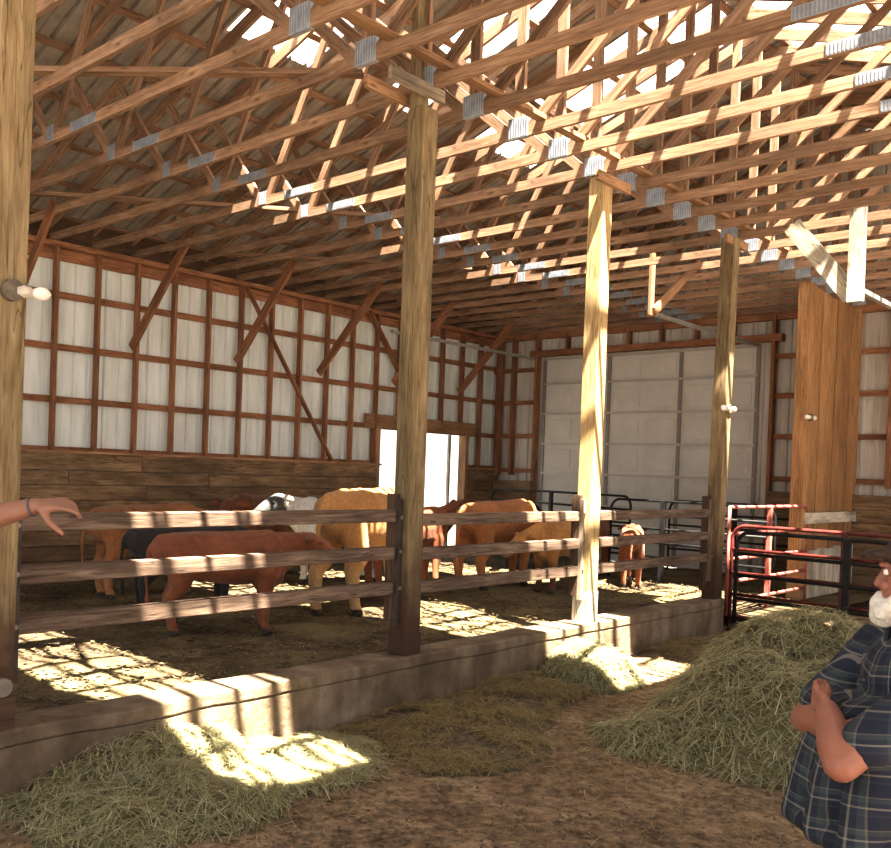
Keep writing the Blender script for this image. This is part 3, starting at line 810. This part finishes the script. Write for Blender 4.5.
def person(label, loc, face, headdir, larm, rarm, lhand, rhand, shirt_mat, skin_mat, beard=True, stout=1., tall=1., flare=0.):
    fr = Frame(loc, face, tall); t = thing('person', loc, label, 'person'); hf = Frame(loc, headdir)
    def fin(mb, name, mat, vox, sm, parent=t, wrap=False):
        me = remesh(mb, vox, sm); me.transform(Matrix.Translation(-Vector(loc)))
        if wrap: uvwrap(me, fr, loc)
        return link(name, me, mat, parent, Vector(loc))
    # body: one continuous surface
    b = MB()
    for s in (-1, 1):
        b.chain([fr(s * .1, 0, .92), fr(s * .115, .01, .5), fr(s * .12, -.01, .1), fr(s * .12, .0, .06)], [.085, .058, .042, .04])
        b.chain([fr(s * .12, -.03, .045), fr(s * .13, .16, .035)], [.042, .034])
    b.chain([fr(0, 0, .95), fr(0, .02, 1.15), fr(0, .0, 1.36)], [.125, .12, .12])
    b.limb(fr(-.17, 0, 1.4), fr(.17, 0, 1.4), .06, .06)
    b.chain([fr(0, -.01, 1.4), fr(0, .015, 1.53)], [.062, .056])
    hc = fr(0, .02, 1.635)
    H = lambda s, f, z: hc + hf.l * s + hf.f * f + Vector((0, 0, z))
    ell(b, H(0, -.01, .03), (.078, .098, .105), hf); ell(b, H(0, .035, -.05), (.058, .062, .075), hf)
    ell(b, H(0, .065, -.09), (.03, .03, .024), hf)
    b.chain([H(0, .085, .025), H(0, .104, -.02)], [.011, .015])
    for s in (-1, 1):
        ell(b, H(s * .08, -.005, .0), (.012, .024, .034), hf); ell(b, H(s * .04, .075, -.02), (.02, .018, .018), hf)
        ell(b, H(s * .034, .086, .042), (.024, .012, .01), hf)
    for side, arm, hnd in ((1, larm, lhand), (-1, rarm, rhand)):
        sh, el, wr = [fr(*p) for p in arm]
        aq = 1.14 if stout > 1.1 else 1.; b.chain([sh, sh.lerp(el, .5), el], [.056, .052, .046 * aq]); b.chain([el, el.lerp(wr, .3), wr], [.046 * aq, .05 * aq, .03 * aq])
        dd = fr.dir(*hnd['d']) ; nn = fr.dir(*hnd['n']); sd = fr.dir(*hnd['s'])
        hand(b, wr, dd, nn, sd, hnd['c'], hnd.get('L', .185), thumb=hnd.get('t', (.6, .5)))
    body = fin(b, 'body', M[skin_mat], .0058, 2)
    # shirt with short sleeves
    b = MB(); q = stout
    ell(b, fr(0, .0, 1.32), (.185, .125 * q, .16), fr); ell(b, fr(0, .035 * q, 1.12), (.18 * q, .155 * q, .2), fr)
    ell(b, fr(0, .02 + flare * .45, 1.0), (.19 * q, .15 * q, .17), fr)
    if flare: b.chain([fr(-.12, .15, 1.15), fr(-.14, .2, 1.0), fr(-.16, .285, .85)], [.11, .1, .045]); b.chain([fr(.12, .15, 1.15), fr(.14, .2, 1.0), fr(.16, .285, .85)], [.11, .1, .045]); b.chain([fr(0, .17, 1.15), fr(0, .22, 1.0), fr(0, .3, .85)], [.11, .1, .045]); b.limb(fr(-.165, -.01, 1.4), fr(.165, -.01, 1.4), .073, .073)
    for s in (-1, 1): b.chain([fr(s * .16, 0, .97), fr(s * .168, .01, .83)], [.07, .076])
    b.chain([fr(-.15 * q, .06 + flare * .5, .84), fr(.15 * q, .06 + flare * .5, .84)], [.075, .075])
    if flare: b.chain([fr(-.17, .29, .845), fr(.17, .29, .845)], [.035, .035]); b.chain([fr(-.15, -.05, .84), fr(.15, -.05, .84)], [.075, .075])
    for arm in (larm, rarm):
        sh, el, wr = [fr(*p) for p in arm]
        b.chain([sh, sh.lerp(el, .4), sh.lerp(el, .78)], [.075, .072, .077])
    b.limb(fr(-.05, -.0, 1.455), fr(.05, .0, 1.455), .05, .05)
    shirt = fin(b, 'shirt', M[shirt_mat], .011, 4, wrap=True)
    if not beard:
        wr_ = fr(*larm[2]); el_ = fr(*larm[1]); ax = (wr_ - el_).normalized(); w0 = wr_ - ax * .015
        b = MB(); o1 = ax.orthogonal().normalized(); o2 = ax.cross(o1)
        b.tube([w0 + (o1 * math.cos(a * PI / 12) + o2 * math.sin(a * PI / 12)) * .031 for a in range(25)], .0045, 8); b.build('wrist_band', M['strap'], t)
    # collar and buttons
    b = MB()
    for s in (-1, 1): b.beam(fr(s * .02, .085, 1.42), fr(s * .075, .05, 1.475), .012, .05, up=tuple(fr.dir(0, .4, 1))); b.beam(fr(s * .075, .05, 1.475), fr(s * .065, -.06, 1.5), .012, .05)
    cl = b.build('collar', M[shirt_mat], shirt)
    for z in (1.02, 1.12, 1.22, 1.32, 1.4):
        b = MB(); b.ball(fr(0, (.185 if z < 1.2 else .14) * q, z), .005, 8); b.build('button', M['strap'], shirt)
    # jeans
    b = MB(); ell(b, fr(0, 0, .92), (.165 * q, .125 * q, .1), fr)
    for s in (-1, 1): b.chain([fr(s * .092, 0, .86), fr(s * .11, .01, .5), fr(s * .12, -.01, .1)], [.105, .078, .07])
    fin(b, 'jeans', M['denim'], .012, 4)
    for s in (-1, 1):
        b = MB(); b.chain([fr(s * .12, -.05, .05), fr(s * .125, .08, .05), fr(s * .135, .2, .04)], [.05, .052, .04]); b.limb(fr(s * .12, -.02, .06), fr(s * .12, -.02, .16), .055, .055)
        fin(b, 'boot', M['boot'], .012, 3)
    # hair, beard, cap, eyes
    b = MB()
    ell(b, H(0, -.05, .03), (.085, .075, .09), hf)
    for s in (-1, 1): ell(b, H(s * .076, .0, .01), (.012, .028, .05), hf)
    fin(b, 'hair', M['hair'], .01, 3)
    if beard:
        b = MB()
        ell(b, H(0, .08, -.085), (.052, .05, .045), hf); ell(b, H(0, .085, -.115), (.042, .045, .04), hf)
        for s in (-1, 1): b.chain([H(s * .076, .01, -.01), H(s * .066, .035, -.06), H(s * .04, .08, -.1)], [.015, .024, .03]); b.limb(H(s * .005, .1, -.052), H(s * .04, .09, -.07), .013, .01)
        fin(b, 'beard', M['hair'], .007, 3)
    b = MB(); ell(b, H(0, -.012, .075), (.091, .108, .075), hf)
    b.chain([H(-.05, .1, .075), H(0, .135, .07), H(.05, .1, .075)], [(.02, .02, .012)] * 3)
    for k in range(-2, 3): b.limb(H(k * .026, .06, .078), H(k * .024, .15 - abs(k) * .012, .06), .012, .01)
    fin(b, 'cap', M['cap'], .008, 3)
    for s in (-1, 1):
        b = MB(); b.ball(H(s * .034, .075, .02), .0105, 10); ey = b.build('eye', M['eyewhite'], t)
        b = MB(); b.ball(H(s * .034, .081, .02), .0062, 8); b.build('pupil', M['eye'], ey)
    b = MB(); b.chain([H(-.022, .094, -.062), H(0, .1, -.06), H(.022, .094, -.062)], [.006, .0075, .006]); fin(b, 'lips', M['lip'], .003, 1)
    return t, fr

ZG = ZF + .01
man, fr1 = person('bearded man in a dark plaid shirt with folded arms at the right edge', (4.215, 3.03, ZG), (-.66, -.75), (-.97, -.05),
    larm=[(.2, 0, 1.4), (.185, .345, 1.12), (.03, .3, 1.23)], rarm=[(-.2, 0, 1.4), (-.265, .2, 1.125), (.03, .25, 1.16)],
    lhand=dict(d=(-1, -.05, .3), n=(-.1, .95, .25), s=(.25, .1, 1), c=(.5, .55, .6, .66), L=.17, t=(.04, .4)),
    rhand=dict(d=(1, -.1, .3), n=(0, .7, .5), s=(0, .3, 1), c=(.3, .3, .35, .4), L=.185),
    shirt_mat='plaid', skin_mat='skin', stout=1.25, tall=.955, flare=.15)
pt, fr2 = person('person reaching one bare arm over the rail at the left edge', (1.565, .912, ZG), (.75, .66), (.75, .66),
    larm=[(.2, 0, 1.42), (.2, .285, 1.585), (.2, .565, 1.67)], rarm=[(-.2, 0, 1.4), (-.25, -.02, 1.12), (-.25, .1, .88)],
    lhand=dict(d=(0, 1, .1), n=(0, -.1, 1), s=(-1, 0, -.45), c=(.2, .38, .5, .55), L=.175, t=(.2, .9)),
    rhand=dict(d=(0, .4, -1), n=(-1, 0, 0), s=(0, 1, .3), c=(.25, .3, .3, .35)),
    shirt_mat='greyshirt', skin_mat='skin2', beard=False, stout=1.05)

# ------------------------------------------------------------------ cattle
def smoothstep(a, b_, x):
    t = max(0, min(1, (x - a) / (b_ - a))); return t * t * (3 - 2 * t)
def cow(label, loc, d, sc, base, dark=None, leg=None, face=None, head=(0, 0), muzzle=(.28, .16, .12), patches=None, step=0, belly=1., lie=False):
    """head = (vertical lift, sideways turn); local x is forward"""
    b = MB(); hz, hy = head
    q = .86 + .14 * belly
    b.chain([(-.66, 0, 1.0), (-.3, 0, .95), (.1, 0, .92), (.46, 0, .96)], [(.26, .235, .25), (.33, .29 * q, .325), (.34, .29 * q, .34), (.29, .235, .33)])
    b.limb((-.72, .1, 1.06), (-.72, -.1, 1.06), .13, .13)                       # pins
    b.limb((-.4, .14, 1.16), (-.4, -.14, 1.16), .1, .1)                         # hooks
    b.limb((-.8, 0, 1.14), (.5, 0, 1.2), .09, .1)                               # topline
    b.limb((.56, 0, .72), (.44, 0, .62), .16, .13)                              # brisket
    for s in (-1, 1):
        b.limb((.5, s * .13, 1.08), (.5, s * .15, .78), (.16, .1, .2), (.14, .1, .16))   # shoulder
        st = step * s
        b.chain([(.48, s * .15, .76), (.46 + .1 * st, s * .15, .43), (.45 + .14 * st, s * .15, .13), (.48 + .14 * st, s * .15, .04)], [.125, .076, .055, .062])
        b.chain([(-.6, s * .13, .98), (-.56, s * .16, .74), (-.58 - .06 * st, s * .16, .6), (-.7 - .12 * st, s * .15, .43), (-.66 - .16 * st, s * .15, .12), (-.63 - .16 * st, s * .15, .04)],
                [(.2, .13, .22), (.17, .11, .17), .13, .08, .057, .062])
    nk0 = Vector((.55, 0, 1.02)); poll = Vector((1.03, hy * .6, 1.2 + hz)); hd = Vector((.36, hy * .7, -.2 + min(0, hz) * .35)).normalized()
    muz = poll + hd * .4
    b.chain([nk0, nk0.lerp(poll, .55) + Vector((0, 0, -.01)), poll], [(.2, .15, .25), (.16, .125, .19), (.115, .11, .125)])
    b.limb((.62, 0, .82), poll - Vector((.06, 0, .12)), (.1, .07, .14), (.06, .06, .07))
    b.chain([poll, poll + hd * .14, muz - hd * .06, muz], [(.115, .115, .12), (.12, .108, .125), (.08, .075, .085), (.075, .082, .07)])
    side = Vector((-hd.y, hd.x, 0)).normalized()
    for s in (-1, 1):
        e0 = poll + side * s * .1 + Vector((-.03, 0, .035))
        b.chain([e0, e0 + side * s * .11 + Vector((-.03, 0, .02)), e0 + side * s * .22 + Vector((-.05, 0, .0))], [(.034, .034, .034), (.038, .042, .065), (.02, .022, .035)])
    b.chain([(-.86, 0, 1.14), (-.95, 0, 1.02), (-.97, .02, .7), (-.95, .03, .45)], [.045, .034, .026, .022])
    b.limb((-.95, .03, .45), (-.94, .03, .28), .035, .04)
    me = remesh(b, .021, 5)
    # coat colours by region
    ca = me.color_attributes.new('Col', 'FLOAT_COLOR', 'POINT')
    dk = dark or tuple(k * .55 for k in base); lg = leg or base
    rnd = Vector((loc[0] * 3.1, loc[1] * 1.7, 2))
    for v in me.vertices:
        p = v.co; c_ = Vector(base)
        n = noise.fractal(p * 2.2 + rnd, 1., 2., 3)
        c_ = c_.lerp(Vector(dk), max(0, min(.6, .25 + n * .8)))
        if patches and noise.noise(p * 1.7 + rnd) > patches[1]: c_ = Vector(patches[0])
        c_ = c_.lerp(Vector(lg), smoothstep(.62, .3, p.z) * (1 if p.x < .75 else 0))
        hq = (p - poll).dot(hd)
        near = (p - poll - hd * max(0, min(.4, hq))).length < .2
        if near and hq > -.03:
            if face: c_ = Vector(face)
            c_ = c_.lerp(Vector(muzzle), smoothstep(.29, .36, hq))
        if p.z < .055: c_ = Vector((.04, .03, .025))
        ca.data[v.index].color = (*c_, 1)
    ang = math.atan2(d[1], d[0])
    mt = Matrix.Diagonal((sc, sc, sc, 1)); me.transform(mt)
    o = link('cow', me, M['fur'], None, Vector(loc)); o.rotation_euler.z = ang
    for s in (-1, 1):
        e = MB(); ep = (poll + hd * .13 + side * s * .098 + Vector((0, 0, .045))) * sc
        e.ball(ep, .02 * sc, 10); eo = e.build('eye', M['eye']); eo.parent = o
        for (hx, st) in ((.49 + .14 * step * s, 0), (-.62 - .16 * step * s, 0)):
            h = MB(); h.tube([(hx * sc, s * .15 * sc, .0), (hx * sc, s * .15 * sc, .055 * sc)], [.068 * sc, .056 * sc], 10); ho = h.build('hoof', M['hoof']); ho.parent = o
    return tag(o, label, 'cow', 'cattle in the pen')
BR = (.30, .125, .05); RD = (.235, .078, .036); TAN = (.48, .25, .09); BK = (.022, .02, .02)
zc_ = ZP + .01
cow('brown cow against the plank wall, rump to the left edge', (-5.05, 6.05, zc_), (.1, 1), .86, BR, leg=(.42, .2, .09), head=(-.2, 0))
cow('dark brown cow facing forward behind the row, only ears and back visible', (-6.3, 8.5, zc_), (.45, -.9), .92, (.2, .07, .03), head=(-.1, .1))
cow('red-brown heifer nearest the fence with lowered head, left of the middle post', (-2.42, 5.28, zc_), (.5, .86), .765, RD, leg=(.24, .085, .04), head=(-.05, 0))
cow('dark grey calf standing behind the red-brown heifer', (-3.75, 5.75, zc_), (.3, .95), .76, (.03, .026, .026), head=(-.2, 0))
cow('black and white cow facing left behind the others', (-4.75, 8.75, zc_), (-.1, -1), .93, (.6, .6, .6), dark=(.5, .5, .5), face=(.07, .07, .075), muzzle=(.02, .02, .02), patches=((.05, .05, .055), .0), head=(.02, -.05))
cow('big tan cow with sunlit back beside the middle post', (-2.72, 7.52, zc_), (-.2, .98), 1.1, TAN, dark=(.38, .17, .055), leg=(.5, .33, .17), head=(-.35, .55), step=.8, belly=1.4)
cow('red-brown cow with raised ears just right of the middle post', (-4.0, 9.45, zc_), (.2, .98), .86, RD, leg=(.3, .1, .04), head=(.1, -.1))
cow('tan and brown cow with pale sunlit shoulders, dark lowered face', (-3.15, 10.45, zc_), (.0, 1), .97, (.42, .17, .06), dark=(.28, .1, .04), face=(.14, .05, .025), head=(-.3, 0), step=.5)
cow('golden tan cow facing forward, left of the pale sunlit post', (-2.38, 10.9, zc_), (-.05, -1), .8, (.5, .24, .08), leg=(.13, .05, .025), head=(-.28, -.15))
cow('dark brown cow standing behind the pale sunlit post', (-3.05, 12.75, zc_), (.35, -.94), .8, (.24, .075, .03), head=(0, 0))
cow('small red calf showing its rump right of the pale sunlit post', (-2.2, 12.5, zc_), (-.5, .86), .7, RD, leg=(.32, .11, .05), head=(-.1, 0))
cow('black cow by the slanting black panel near the garage door', (-4.6, 12.95, zc_), (.35, -.93), .86, BK, head=(-.1, 0))

# ------------------------------------------------------------------ hay and straw (uncountable)
def blades(n, place, lmin, lmax, wd, lift, seed):
    r = random.Random(seed); vs = []; fs = []
    for i in range(n):
        p, nrm = place(r)
        a = r.uniform(0, 2 * PI); L = r.uniform(lmin, lmax)
        d = Vector((math.cos(a), math.sin(a), r.uniform(-.15, lift)))
        d = (d - nrm * d.dot(nrm) * .6).normalized()
        s = d.cross(Vector((r.uniform(-.3, .3), r.uniform(-.3, .3), 1))).normalized() * wd * r.uniform(.6, 1.3) * .5
        bend = Vector((r.uniform(-1, 1), r.uniform(-1, 1), r.uniform(-1.2, .3))) * L * .22
        p = p + nrm * r.uniform(0, .015)
        pts = [p - d * L * .5 + bend * .5, p, p + d * L * .5 + bend]
        k = len(vs)
        for j, q in enumerate(pts):
            ww = s * (1, 1, .5)[j]
            vs += [q - ww, q + ww]
        fs += [(k, k + 1, k + 3, k + 2), (k + 2, k + 3, k + 5, k + 4)]
    return vs, fs
def pile(name, label, bumps, bounds, n, mat, lmin=.1, lmax=.34, wd=.0045, lift=.55, seed=1, thr=.02, amp=.11):
    def hgt(x, y):
        h = 0
        for (cx, cy, rx, ry, hh, rot) in bumps:
            dx, dy = x - cx, y - cy; c_, s_ = math.cos(rot), math.sin(rot)
            u, v = (dx * c_ + dy * s_) / rx, (-dx * s_ + dy * c_) / ry
            k = max(0, 1 - u * u - v * v); h = max(h, hh * (k ** 1.25 + .35 * k * (1 - k))) if k > 0 else h
        if h > 0: h = max(0, h + amp * min(1, h * 8) * noise.fractal(Vector((x * 2.6, y * 2.6, seed)), 1., 2., 4))
        return h
    x0, x1, y0, y1 = bounds; st = .04; nx = int((x1 - x0) / st); ny = int((y1 - y0) / st)
    vs = []; fs = []
    for j in range(ny + 1):
        for i in range(nx + 1):
            x = x0 + st * i; y = y0 + st * j; h = hgt(x, y)
            vs.append(Vector((x, y, ZF - .03 + h * .93 + (.012 if h > 0 else -.03))))
    for j in range(ny):
        for i in range(nx):
            a = j * (nx + 1) + i
            if max(vs[k].z for k in (a, a + 1, a + nx + 1, a + nx + 2)) > ZF - .015: fs.append((a, a + 1, a + nx + 2, a + nx + 1))
    cum = []; tot = 0
    def place(r):
        while True:
            x = r.uniform(x0, x1); y = r.uniform(y0, y1); h = hgt(x, y)
            if mat != 'hay' and noise.fractal(Vector((x * 2.2, y * 2.2, 9)), 1., 2., 3) + r.uniform(-.35, .35) < -.02: continue
            if h <= thr:
                if r.random() < .985: continue
            e = .03
            nrm = Vector((-(hgt(x + e, y) - hgt(x - e, y)) / (2 * e), -(hgt(x, y + e) - hgt(x, y - e)) / (2 * e), 1)).normalized()
            if nrm.z < .25: nrm.z = .25; nrm.normalize()
            return Vector((x, y, ZF + h + .008)), nrm
    bv, bf = blades(n, place, lmin, lmax, wd, lift, seed)
    k = len(vs)
    me = bpy.data.meshes.new(name); me.from_pydata([tuple(v) for v in vs + bv], [], fs + [tuple(q + k for q in f) for f in bf])
    for i, p in enumerate(me.polygons):
        p.material_index = 0 if i < len(fs) else 1
        if i < len(fs): p.use_smooth = True
    o = link(name, me, [M['hayground' if mat == 'hay' else 'haydirt'], M[mat]])
    return tag(o, label, 'hay', kind='stuff')
pile('hay_pile', 'largest heap of loose green hay beside the man', [(2.4, 7.3, 1.15, 1.05, .84, .2), (2.5, 6.4, 1.0, .95, .62, .3), (3.1, 6.7, 1.0, 1.0, .6, 0), (2.1, 6.0, .75, .6, .24, .4)], (1.0, 4.1, 5.2, 8.4), 17000, 'hay', seed=5)
pile('hay_heap', 'loose hay heaped against the near end of the curb, partly sunlit', [(.12, 2.85, .5, .9, .3, 0), (.5, 2.85, .75, .9, .15, .3), (.5, 3.7, .7, .7, .08, 0)], (.16, 1.5, 1.9, 4.5), 8000, 'hay', lmin=.07, lmax=.24, wd=.0036, seed=6)
pile('hay_layer', 'thin trampled layer of brown hay along the curb in the middle', [(.55, 5.2, .75, 1.3, .09, .15), (1.1, 4.75, .55, .7, .08, 0), (.4, 6.3, .5, .8, .12, 0)], (.16, 1.9, 3.8, 7.2), 7500, 'haybrown', lmin=.06, lmax=.2, wd=.0036, seed=7, lift=.35, amp=.05)
pile('hay_heap', 'small green hay heap by the foot of the pale sunlit post', [(.5, 7.15, .5, .55, .3, 0), (.3, 7.5, .35, .5, .22, 0)], (.16, 1.3, 6.4, 8.1), 4500, 'hay', lmin=.07, lmax=.24, wd=.0038, seed=8)
pile('hay_layer', 'scattered hay along the far curb next to the gates', [(.55, 9.3, .6, 1.2, .1, 0), (1.3, 9.4, .8, .9, .08, 0)], (.16, 2.2, 8, 10.6), 3000, 'haybrown', lmin=.07, lmax=.22, wd=.004, seed=9, lift=.35, amp=.05)
def strew(name, label, x0, x1, y0, y1, z, n, seed, mat='straw', lo=.03, hi=.14, wd=.0035, lift=.12):
    def place(r):
        while True:
            x, y = r.uniform(x0, x1), r.uniform(y0, y1)
            if noise.noise(Vector((x * .9, y * .9, seed))) + r.uniform(-.5, .5) > .05: return Vector((x, y, z)), Vector((0, 0, 1))
    v, f = blades(n, place, lo, hi, wd, lift, seed)
    me = bpy.data.meshes.new(name); me.from_pydata([tuple(q) for q in v], [], f)
    return tag(link(name, me, M[mat]), label, 'straw', kind='stuff')
strew('scattered_straw', 'loose straw bits scattered on the dirt alley floor', .2, 4.4, 1.6, 10.4, ZF + .012, 9000, 21)
strew('bedding_straw', 'straw bits trodden into the pen bedding', -6.8, -.2, 2.2, 15, ZP + .022, 7000, 22)
M['clod'] = hay('dirt_clods', [(.04, .03, .02), (.085, .064, .04), (.14, .11, .07), (.06, .045, .03)])
M['crumb'] = hay('dirt_crumbs', [(.07, .048, .032), (.13, .09, .06), (.19, .14, .1), (.1, .07, .047)])
strew('bedding_clods', 'dark trampled clods over the pen bedding', -6.8, -.2, 2.2, 14, ZP + .014, 7000, 31, 'clod', .025, .07, .03, .5)
strew('dirt_crumbs', 'loose dirt crumbs over the alley floor', .2, 4.4, 1.4, 10.4, ZF + .006, 9000, 32, 'crumb', .012, .04, .016, .5)
